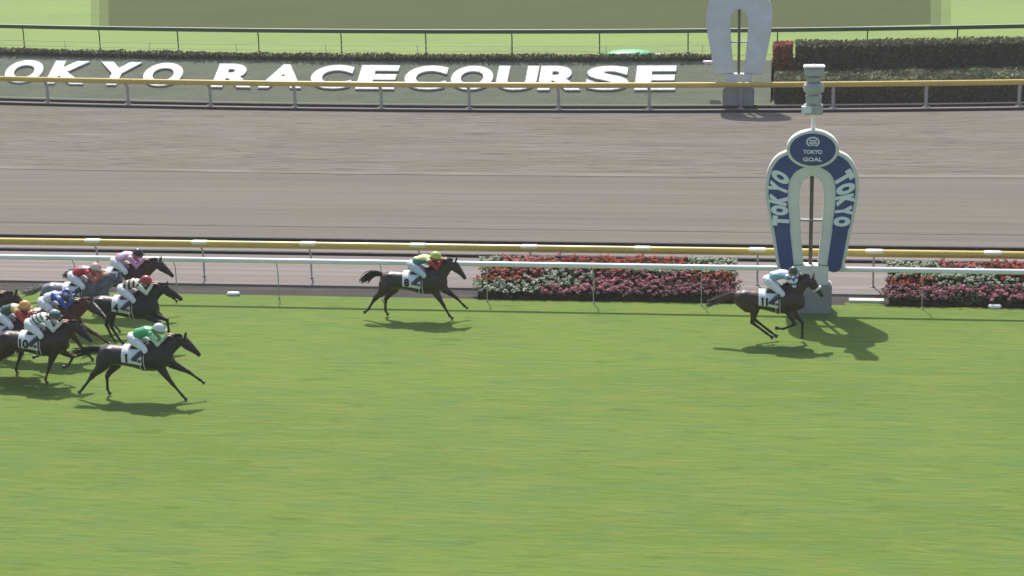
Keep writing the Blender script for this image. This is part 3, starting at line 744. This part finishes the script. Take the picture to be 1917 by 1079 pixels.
def seglen(P, q):   # distance from q to polyline P in xz with leg side
    best = 9; bt = 0
    for i, (a, b) in enumerate(zip(P, P[1:])):
        ax, az = a; bx, bz = b; dx, dz = bx-ax, bz-az; t = max(0, min(1, ((q[0]-ax)*dx+(q[1]-az)*dz)/(dx*dx+dz*dz+1e-9)))
        d = math.hypot(q[0]-ax-dx*t, q[1]-az-dz*t)
        if d < best: best = d; bt = i+t
    return best, bt
def make_horse(name_label, pose, px, py, coat, points, number=None, blaze=None, socks=(), dapple=False, mane_c=None, tail_c=None, noseband=None, bridle_m=None, tailpose=None, scale=1.0, group='racehorses galloping to the finish', cloth_m=None, rz=0):
    P = at(px, py, 0); dz = pose.get('dz', 0)
    root = empty('racehorse', (P.x, P.y, 0), label=name_label, category='horse', group=group); root.rotation_euler.z = rz; root.scale = (scale,)*3
    me, a, u, up, L = horse_mesh(pose)
    mane_c = mane_c or points; tail_c = tail_c or points
    legs = [(l, s, 'h') for l, s in zip(pose['hind'], (-1, 1))]+[(l, s, 'f') for l, s in zip(pose['fore'], (-1, 1))]
    def col(v):
        c = coat
        n_ = noise.noise(v*2.2)
        if dapple:
            c = lerp(c, tuple(min(1, x*2.1) for x in c), .35+.5*n_+(.5 if v.x < -.45 and v.z > 1.05 else 0)+(.25 if v.z > 1.2 else 0))
            c = tuple(x*(1+.35*noise.noise(v*11)) for x in c)
        else: c = tuple(x*.78*(1+.25*n_) for x in c)
        # legs dark towards the feet (true bay points)
        for i, (l, s, k) in enumerate(legs):
            if v.y*s > 0 and v.z < .86+dz:
                d, t = seglen(l[1:], (v.x, v.z))
                if d < .10:
                    c = lerp(c, points, (t-.35)*1.8)
                    if i in socks and t > 1.75 and t < 2.55: c = (.5, .46, .42)
                    if t > 2.55: c = (.03, .027, .025)
        # head
        q = v-a; th = q.dot(u)/L; hh = q.dot(up)
        if th > -.1 and v.x > a.x-.12:
            if th > .72: c = lerp(c, points, (th-.72)*4)
            if blaze and hh > .03 and abs(v.y) < blaze*(1.15 if th < .4 else .8) and .12 < th < .98: c = (.62, .58, .54)
        return c
    paint(me, col); link('body', me, COAT, root)
    # mane: short locks lying along the crest
    rnd = random.Random(int(px*7+py)); b = MB(); nk = pose['neck']
    for i in range(34):
        t = i/33*(len(nk)-1.001); j = int(t); f = t-j
        x = nk[j][0]+(nk[j+1][0]-nk[j][0])*f; z = nk[j][1]+(nk[j+1][1]-nk[j][1])*f; r = nk[j][2]+(nk[j+1][2]-nk[j][2])*f
        t_ = Vector((nk[j+1][0]-nk[j][0], 0, nk[j+1][1]-nk[j][1])).normalized(); n_ = Vector((-t_.z, 0, t_.x))
        p = Vector((x, 0, z))+n_*(r-.015); l = rnd.uniform(.07, .12); dr = Vector((-.9, rnd.uniform(-.5, .9), .25)).normalized()
        b.tube([p-n_*.02, p+n_*.03+dr*l*.4, p+n_*.02+dr*l], [(.03, .018), (.024, .014), (.004, .004)], n=6)
    me2 = b.me('mane', True); paint(me2, lambda v: tuple(x*(1+.4*noise.noise(v*30)) for x in mane_c)); link('mane', me2, HAIR, root)
    # tail: a dock and many tapering strands
    tp = tailpose or [(-.86, 1.13), (-.98, 1.17), (-1.15, 1.16), (-1.35, 1.10), (-1.58, 1.04)]
    b = MB(); b.tube([(x, 0, z+dz) for x, z in tp[:4]], [(.045, .04), (.045, .04), (.035, .03), (.01, .01)], n=10)
    for i in range(70):
        o = (rnd.gauss(0, .020), rnd.gauss(0, .019)); k = rnd.uniform(.62, 1.0); pts = []
        for j, (x, z) in enumerate(tp):
            s = (j/(len(tp)-1)); x0, z0 = tp[0]
            pts.append((x0+(x-x0)*k, o[0]*(.6+2.0*s), z0+dz+(z-z0)*k+o[1]*(.6+2.2*s)+.012*math.sin(7*s+i)))
        pts = smoothpath(pts, 3); m_ = len(pts)
        b.tube(pts, [(.013*(1-q/m_)**.6+.003) for q in range(m_)], n=5)
    me2 = b.me('tail', True); paint(me2, lambda v: tuple(x*(1+.5*noise.noise(v*22)) for x in tail_c)); link('tail', me2, HAIR, root)
    for s in (1, -1):
        b = MB(); b.ball(a+u*L*.32+up*.052+Vector((0, .072*s, 0)), (.017, .012, .017), 10, 6); link('eye', b.me('eye', True), EYE, root)
    # saddle cloth following the barrel
    def wrap(x, an, off):
        z, hh, hw = tor(x, dz); hh += off; hw += off
        zt = z+hh*math.cos(an)
        if abs(an) < .5:   # cover the withers ridge
            zt = max(zt, z+hh*math.cos(an)+max(0, .03*(x+.1)*3)*(1-abs(an)/.5))
        return Vector((x, hw*math.sin(an), zt))
    def sheet(nm, x0, x1, an0, an1, off, m, nx=14, na=30, th=.008, parent=root, skew=0):
        V = []; F = []
        for i in range(nx+1):
            for j in range(na+1):
                an = an0+(an1-an0)*j/na; x = x0+(x1-x0)*i/nx-skew*abs(math.sin(an))
                V.append(wrap(x, an, off+.004*math.sin(9*x+4*an)*abs(math.sin(an))))
        F = [(i*(na+1)+j, i*(na+1)+j+1, (i+1)*(na+1)+j+1, (i+1)*(na+1)+j) for i in range(nx) for j in range(na)]
        me_ = me_from(nm, V, F, True); bm = bmesh.new(); bm.from_mesh(me_); bmesh.ops.recalc_face_normals(bm, faces=bm.faces)
        bmesh.ops.solidify(bm, geom=bm.faces[:], thickness=th); bm.to_mesh(me_); bm.free(); me_.shade_smooth()
        return link(nm, me_, m, parent)
    cloth = sheet('saddle_cloth', -.31, .17, -R(108), R(108), .030, cloth_m or WCLOTH)
    if number:
        for sd in (-1, 1):
            if set(number) == {'1'}:
                mb_ = MB()
                for k in range(len(number)):
                    o_ = k*.95; mb_.add([(o_-.20, -1, 0), (o_+.20, -1, 0), (o_+.20, 1, 0), (o_-.02, 1, 0), (o_-.36, .72, 0), (o_-.36, .45, 0), (o_-.20, .52, 0)], [(0, 1, 2, 3, 6), (3, 4, 5, 6)])
                me3 = mb_.me('number'); xs_ = [v.co.x for v in me3.vertices]; cx_ = (min(xs_)+max(xs_))/2; wd = max(xs_)-min(xs_); hg = 2.0
                for v in me3.vertices: v.co.x -= cx_
            else: me3, wd, hg = text_mesh(number, 1, .045, 0, 'number', 4)
            bm = bmesh.new(); bm.from_mesh(me3); bmesh.ops.triangulate(bm, faces=bm.faces[:]); bmesh.ops.subdivide_edges(bm, edges=bm.edges[:], cuts=1); bm.to_mesh(me3); bm.free()
            W_ = {'1': .065, '11': .165}.get(number, .135 if len(number) == 1 else .235); H_ = .19; cx = -.19 if len(number) == 1 else -.165; ca = R(83)
            for v in me3.vertices:
                uu = v.co.x/wd*W_; vv = v.co.y/hg*H_
                an = ca-vv/.26; x = cx+uu*(1 if sd == -1 else -1); p = wrap(x, an*sd, .047); v.co = p
            if sd == 1: me3.flip_normals()
            link('number', me3, NUM, cloth)
    sheet('saddle', -.12, .20, -R(36), R(36), .050, LEATHER, th=.02)
    g_ = sheet('girth', .115, .205, -R(179), R(179), .012, LEATHER, nx=3, na=60, th=.006)
    for q in (.108, .204): sheet('girth_edge', q, q+.014, -R(179), R(179), .016, WSTRAP, nx=1, na=60, th=.006, parent=g_)
    # bridle
    bm_ = bridle_m or LEATHER
    br = empty('bridle', (0, 0, 0)); br.parent = root
    def headring(t, off, r, m, nm):
        st_ = [(0, .09, .07), (.2, .125, .092), (.36, .118, .085), (.52, .088, .062), (.70, .066, .050), (.86, .058, .050)]
        for q0, q1 in zip(st_, st_[1:]):
            if q0[0] <= t <= q1[0]: f = (t-q0[0])/(q1[0]-q0[0]); h = q0[1]+(q1[1]-q0[1])*f; w_ = q0[2]+(q1[2]-q0[2])*f
        c = a+u*L*t; pts = [c+up*((h+off)*math.cos(k*6.2832/20))+Vector((0, (w_+off)*math.sin(k*6.2832/20), 0)) for k in range(21)]
        b_ = MB(); b_.tube(pts, r, n=6, lat=tuple(u)); return link(nm, b_.me(nm, True), m, br)
    headring(.60, .006, (.012, .012), bm_, 'cavesson')
    headring(.10, .012, (.010, .010), bm_, 'headpiece')
    if noseband: headring(.56, .012, (.030, .034), noseband, 'sheepskin_noseband')
    for s in (1, -1):
        b_ = MB(); b_.tube([a+u*L*.08+up*.03+Vector((0, .088*s, 0)), a+u*L*.3-up*.0+Vector((0, .098*s, 0)), a+u*L*.6-up*.01+Vector((0, .066*s, 0)), a+u*L*.80-up*.03+Vector((0, .058*s, 0))], .009, n=6)
        link('cheek_strap', b_.me('cheek_strap', True), bm_, br)
        hz = HANDZ(pose); b_ = MB(); bit = a+u*L*.80-up*.03+Vector((0, .062*s, 0)); hd_ = Vector((hz[0], .06*s, hz[1]))
        mid = (bit+hd_)/2+Vector((0, .055*s, -.02)); pts = smoothpath([tuple(bit), tuple(bit.lerp(mid, .5)+Vector((0, .02*s, 0))), tuple(mid), tuple(mid.lerp(hd_, .5)+Vector((0, .02*s, 0))), tuple(hd_)], 3)
        b_.tube(pts, .008, n=5); link('rein', b_.me('rein', True), bm_, br)
    return root
def HANDZ(pose):
    nk = pose['neck']; x = .84 if pose.get('dz', 0) == 0 else .74
    for p, q in zip(nk, nk[1:]):
        if p[0] <= x <= q[0]:
            f = (x-p[0])/(q[0]-p[0]); z = p[1]+(q[1]-p[1])*f+(p[2]+(q[2]-p[2])*f)/math.cos(math.atan2(q[1]-p[1], q[0]-p[0]))
            return (x, z+.015)
    return (x, 1.45)

# ------------------------------------------------------------------ jockeys
def make_jockey(label, pose, px, py, jersey, sleeve, helmet, breeches=(.72, .72, .72), hx=0, low=0, boot=None, scale=1.0, variant=0, rz=0, group='jockeys crouched over their racehorses', cap_pat=None):
    """jersey, helmet: colour or function(v)->colour"""
    P = at(px, py, 0); dz = pose.get('dz', 0)
    root = empty('person', (P.x, P.y, 0), label=label, category='jockey', group=group); root.rotation_euler.z = rz; root.scale = (scale,)*3
    H = HANDZ(pose); hand = Vector((H[0]-.02, 0, H[1]+.02))
    dz += low
    hip = Vector((-.07, 0, 1.46+dz)); waist = Vector((.06, 0, 1.555+dz)); chest = Vector((.22, 0, 1.60+dz)); sh = Vector((.37, 0, 1.60+dz)); neck = Vector((.47, 0, 1.625+dz)); head = Vector((.56, 0, 1.66+dz))
    knee_z = 1.23+pose.get('dz', 0)
    ank = lambda s: Vector((-.02, .315*s, 1.03+pose.get('dz', 0)))
    knee = lambda s: Vector((.26, .285*s, knee_z))
    toe = lambda s: Vector((.17, .325*s, .975+pose.get('dz', 0)))
    shs = lambda s: sh+Vector((-.01, .165*s, -.01))
    wr = lambda s: hand+Vector((-.085, .065*s, .0))
    def elb(s):
        A = shs(s); B = wr(s); m = (A+B)/2; d = (B-A).length; l = .29
        k = math.sqrt(max(l*l-(d/2)**2, .0025)); n_ = Vector((-.45, .45*s, -.8)); ax = (B-A).normalized(); n_ = (n_-ax*n_.dot(ax)).normalized()
        return m+n_*k
    # ---- the body, one continuous surface
    b = MB()
    b.tube([hip-Vector((.10, 0, .02)), hip, waist, chest, sh, sh.lerp(neck, .5)], [(.05, .06), (.105, .14), (.095, .125), (.10, .145), (.085, .15), (.05, .06)], n=16)
    b.tube([sh, neck, head-Vector((.03, 0, .03))], [.06, .052, .06], n=12)
    b.ball(head, (.105, .078, .10)); b.ball(head+Vector((.06, 0, -.055)), (.055, .055, .055))      # skull, jaw
    b.ball(head+Vector((.112, 0, -.03)), (.022, .013, .018)); b.ball(head+Vector((.10, 0, -.068)), (.018, .025, .010))   # nose, lips
    for s in (1, -1):
        b.ball(head+Vector((.0, .08*s, -.02)), (.022, .012, .03))
        b.tube([shs(s)-Vector((0, .06*s, 0)), shs(s), elb(s), wr(s)], [.05, .052, .038, .026], n=10)
        b.tube([hip+Vector((0, .07*s, 0)), hip.lerp(knee(s), .4)+Vector((0, .03*s, 0)), knee(s)], [.10, .082, .052], n=12)
        b.tube([knee(s), knee(s).lerp(ank(s), .35)+Vector((-.02, 0, 0)), ank(s)], [.05, .052, .034], n=12); b.tube([ank(s), ank(s).lerp(toe(s), .5), toe(s)], [.036, .036, .028], n=10)
        # hand: palm, four bent fingers, thumb
        w0 = wr(s); pc = w0+Vector((.045, 0, -.002)); b.tube([w0, pc, pc+Vector((.025, 0, 0))], [(.020, .024), (.016, .034), (.014, .036)], n=10)
        for k in range(4):
            y = (k-1.5)*.0175; l = (.028, .033, .031, .024)[k]
            q = pc+Vector((.028, y, .002)); b.tube([q-Vector((.01, 0, 0)), q+Vector((l*.8, 0, .004)), q+Vector((l*1.1, 0, -.022)), q+Vector((l*.45, 0, -.036))], [.0095, .009, .0085, .007], n=8)
        q = pc+Vector((-.012, -.03*s, -.004)); b.tube([q, q+Vector((.022, -.012*s, -.010)), q+Vector((.046, -.002*s, -.020))], [.011, .010, .008], n=8)
    me = remesh(b, 'body', .0085, 2); link('body', me, SKIN, root)
    for s in (1, -1):
        e = MB(); e.ball(head+Vector((.098, .030*s, -.004)), (.010, .011, .009), 8, 6); link('eye', e.me('eye', True), EYE, root)
    # ---- jersey
    b = MB()
    b.tube([hip.lerp(waist, .25), hip.lerp(waist, .7), waist+Vector((.03, 0, .012)), chest+Vector((0, 0, .012)), sh+Vector((0, 0, .004)), sh.lerp(neck, .6)], [(.108, .135), (.122, .150), (.120, .152), (.122, .170), (.105, .172), (.062, .068)], n=20)
    for s in (1, -1):
        E_ = elb(s); A = shs(s); W = wr(s)
        b.tube([A-Vector((0, .06*s, 0)), A, A.lerp(E_, .5), E_, E_.lerp(W, .5), W-Vector((.01, 0, 0))], [.07, .076, .068, .056, .046, .032], n=12)
        b.ball(E_, .056)
    b.ball(waist+Vector((-.02, 0, .05)), (.11, .11, .07))   # wind-filled back
    me = remesh(b, 'silk_jersey', .011, 2)
    E0 = {s: elb(s) for s in (1, -1)}
    def jc(v):
        issl = False
        for s in (1, -1):
            if v.y*s > 0:
                A = shs(s); E_ = E0[s]; W = wr(s)
                def ds(p, q): t = max(0, min(1, (v-p).dot(q-p)/(q-p).length_squared)); return (v-(p+(q-p)*t)).length, t
                d1, t1 = ds(A, E_); d2, t2 = ds(E_, W)
                if (d1 < .082 and t1 > .12) or d2 < .075: issl = True
        if issl: return sleeve(v) if callable(sleeve) else sleeve
        return jersey(v-Vector((0, 0, dz))) if callable(jersey) else jersey
    paint(me, jc); link('silk_jersey', me, CLOTH, root)
    # ---- breeches
    b = MB()
    b.tube([hip+Vector((-.135, 0, -.02)), hip+Vector((-.10, 0, -.01)), hip, hip.lerp(waist, .5)], [(.07, .08), (.115, .145), (.132, .160), (.112, .142)], n=18)
    for s in (1, -1):
        K = knee(s); b.tube([hip+Vector((-.05, .075*s, -.01)), hip.lerp(K, .45)+Vector((0, .03*s, .0)), K+Vector((.01, 0, .01)), K+Vector((-.03, .006*s, -.045))], [.125, .105, .070, .058], n=14); b.ball(K+Vector((.005, 0, .005)), .068)
    me = remesh(b, 'breeches', .012, 2); paint(me, lambda v: breeches); link('breeches', me, CLOTH, root)
    # ---- boots, stirrups
    for s in (1, -1):
        b = MB(); K = knee(s)+Vector((-.035, .006*s, -.03)); A = ank(s); T = toe(s)
        b.tube([K, K.lerp(A, .35)+Vector((-.018, 0, 0)), A], [.060, .062, .044], n=12); b.tube([A+Vector((-.045, 0, -.015)), A, A.lerp(T, .55), T], [(.025, .03), (.043, .042), (.036, .042), (.022, .03)], n=12)
        bo = link('boot', remesh(b, 'boot', .010, 2), boot or NAVYL, root)
        b = MB(); c = A.lerp(T, .62)+Vector((0, 0, -.008)); pts = [c+Vector((0, .055*math.sin(k*6.2832/16), -.005+.062*math.cos(k*6.2832/16))) for k in range(17)]
        b.tube(pts, .007, n=5, lat=(1, 0, 0)); b.tube([c+Vector((0, 0, .055)), Vector((.10, .27*s, 1.20+pose.get('dz', 0)))], .010, n=5); link('stirrup', b.me('stirrup', True), WSTRAP, root)
    # ---- helmet, goggles
    M = Matrix.Rotation(R(14), 3, 'Y'); b = MB(); hc = head+Vector((-.018, 0, .028)); b.ball(hc, (.145, .118, .122), 22, 14, M)
    V = [v for v in b.V]; me = b.me('helmet', True)
    bm = bmesh.new(); bm.from_mesh(me); bmesh.ops.bisect_plane(bm, geom=bm.verts[:]+bm.edges[:]+bm.faces[:], plane_co=hc+Vector((0, 0, -.05)), plane_no=Vector((-.34, 0, -1)), clear_outer=True)
    bm.to_mesh(me); bm.free(); me.shade_smooth()
    paint(me, lambda v: helmet(v-hc) if callable(helmet) else helmet); he = link('helmet', me, GLOSS, root)
    b = MB(); n = 14; V = []
    for k in range(n+1):
        an = R(-62)+R(124)*k/n
        for r_, zz in ((.118, .006), (.165, -.022), (.165, -.028), (.118, -.004)): V.append(hc+Vector((r_*math.cos(an)*1.12, r_*math.sin(an)*.86, zz-.02)))
    F = [(k*4+q, k*4+(q+1) % 4, k*4+4+(q+1) % 4, k*4+4+q) for k in range(n) for q in range(4)]+[(0, 1, 2, 3), (n*4+3, n*4+2, n*4+1, n*4)]
    b.add(V, F); me = b.me('peak', True); paint(me, lambda v: helmet(v-hc) if callable(helmet) else helmet); link('peak', me, GLOSS, he)
    b = MB(); pts = [head+Vector((.010+.102*math.cos(R(an)), .088*math.sin(R(an)), .002)) for an in range(-100, 101, 10)]
    b.tube(pts, [(.020, .007)]*len(pts), n=6, lat=(1, 0, 0)); link('goggles', b.me('goggles', True), LENS, root)
    b = MB(); b.tube([head+Vector((.01, .085, .02)), head+Vector((.035, .06, -.09)), head+Vector((.045, 0, -.115)), head+Vector((.035, -.06, -.09)), head+Vector((.01, -.085, .02))], .007, n=6, lat=(1, 0, 0)); link('chin_strap', b.me('chin_strap', True), LEATHER, he)
    return root

BLK = (.020, .018, .019); DBAY = (.042, .026, .021); BAY = (.060, .030, .020); CHEST = (.135, .042, .022); PT = (.014, .012, .012); GREYC = (.085, .085, .095)
W8 = (.75, .76, .76)
def bands(a, b, w_, ph=0, axis='x'):
    return lambda v: a if ((getattr(v, axis)+ph) % (2*w_)) < w_ else b
def diag(a, b, w_, k=.8): return lambda v: a if ((v.x+v.z*k) % w_) < w_*.33 else b
PACK = [
 dict(t='dark brown racehorse with number 11 cloth and white noseband, leading at the finish post', pose=GATHER, p=(1443, 641), coat=(.062, .034, .025), pts=PT, num='11', nb=WSTRAP, low=.06, tc=(.105, .070, .058),
      tail=[(-.86, 1.12), (-.98, 1.14), (-1.16, 1.06), (-1.38, .96), (-1.62, .86)],
      j='rider in light blue silks and dark green helmet on horse 11 at the post', je=lambda v: (.74, .79, .82) if v.z > 1.635-.05*v.x else (.24, .46, .58), sl=lambda v: (.70, .76, .80) if (v.z*14) % 2 < 1.3 else (.10, .12, .25), he=lambda v: (.03, .07, .05) if v.x < .07 else (.35, .42, .38)),
 dict(t='dark brown horse with number 8 on its cloth, alone between the leader and the pack', pose=STRETCH2, p=(781, 597), coat=(.046, .034, .029), pts=PT, num='8',
      tail=[(-.86, 1.14), (-.98, 1.22), (-1.16, 1.22), (-1.34, 1.14), (-1.50, .98)],
      j='rider in yellow and teal silks with red sleeves and lime helmet on horse 8', je=lambda v: (.72, .70, .30) if v.z > 1.635-.08*v.x else (.06, .20, .19), sl=(.42, .025, .04), he=(.50, .56, .12), br=(.55, .64, .68)),
 dict(t='near-black horse with number 1 cloth, lowest in the picture and nearest the stand', pose=STRETCH, p=(264, 746), coat=(.030, .024, .026), pts=PT, num='1', socks=(),
      j='rider in emerald green silks and white helmet on horse 1', je=lambda v: (.06, .36, .15), sl=lambda v: (.38, .62, .36) if v.z > 1.40 else (.65, .75, .62), he=lambda v: (.68, .72, .72) if abs(v.y) > .035 else (.30, .36, .38)),
 dict(t='dark bay horse with number 4 on its cloth, galloping behind the green-jacketed rider', pose=TUCK, p=(243, 646), coat=(.028, .023, .024), pts=PT, num='4', blaze=.0,
      j='rider in cream silks with brown bands and red helmet on horse 4', je=bands((.085, .055, .035), (.68, .63, .50), .062, .02), sl=(.72, .68, .56), he=(.42, .045, .04)),
 dict(t='bay horse with reddish head and number 10 on its cloth, left of horse 1', pose=MID, p=(72, 717), coat=(.040, .024, .021), pts=(.045, .018, .013), num='10',
      j='rider in white silks with black stripes and dark green helmet on horse 10', je=diag((.02, .02, .025), (.72, .72, .68), .13), sl=(.66, .70, .64), he=lambda v: (.05, .10, .085) if v.z < .05 else (.28, .36, .32)),
 dict(t='chestnut horse with a long white blaze on its face, in the middle of the pack', pose=STRETCH, p=(96, 672), coat=CHEST, pts=(.07, .024, .015), num=None, blaze=.034,
      j='rider in white silks with a royal blue yoke and blue helmet on the chestnut horse', je=lambda v: ((.05, .11, .42) if noise.noise(v*9) < .2 else (.5, .55, .75)) if v.x > .16 else (.72, .74, .78), sl=lambda v: (.05, .09, .36), he=lambda v: (.03, .055, .22) if (abs(v.y)*30) % 2 < 1.2 else (.55, .6, .7)),
 dict(t='grey horse with pale rump and tail, behind the chestnut', pose=STRETCH, p=(150, 619), coat=GREYC, pts=(.09, .09, .10), num=None, dap=True, mc=(.40, .38, .36), tc=(.26, .25, .24),
      tail=[(-.86, 1.14), (-.98, 1.14), (-1.14, 1.06), (-1.32, 1.0), (-1.52, .98)],
      j='rider in red silks with pale orange helmet on the grey horse', je=lambda v: (.42, .03, .045) if v.z < 1.685 else (.35, .36, .30), sl=lambda v: (.48, .16, .10) if (v.z*16) % 2 < 1.2 else (.45, .12, .09), he=lambda v: (.60, .26, .17) if abs(v.y) < .06 else (.62, .56, .50)),
 dict(t='reddish bay horse farthest from the stand, its head beyond the cream rider', pose=STRETCH, p=(229, 589), coat=(.060, .028, .022), pts=(.03, .016, .014), num=None,
      j='rider in pink silks and black helmet on the bay nearest the rail', je=lambda v: (.72, .33, .50) if noise.noise(v*7) < .12 else (.82, .76, .80), sl=(.70, .30, .50), he=(.022, .020, .028)),
 dict(t='brown horse with number 5 cloth, partly hidden at the left edge of the photo', pose=MID, p=(17, 698), coat=BAY, pts=PT, num='5',
      j='rider in dark green silks, red sleeves and golden helmet on horse 5 at left edge', je=lambda v: (.035, .075, .06) if v.x < .24 else (.60, .45, .20), sl=(.45, .05, .035), he=(.62, .33, .10)),
 dict(t='reddish brown horse cut off by the left edge, head below the tail of the grey', pose=STRETCH, p=(-43, 657), coat=(.075, .03, .02), pts=PT, num=None,
      j='rider in lime yellow silks cut off by the left edge', je=(.50, .58, .12), sl=(.45, .10, .05), he=(.42, .52, .14)),
]
for q in PACK:
    make_horse(q['t'], q['pose'], *q['p'], q['coat'], q['pts'], number=q.get('num'), blaze=q.get('blaze'), socks=q.get('socks', ()), dapple=q.get('dap', False), mane_c=q.get('mc'), tail_c=q.get('tc'), noseband=q.get('nb'), tailpose=q.get('tail'))
    make_jockey(q['j'], q['pose'], *q['p'], q['je'], q['sl'], q['he'], breeches=q.get('br', W8), low=q.get('low', 0))
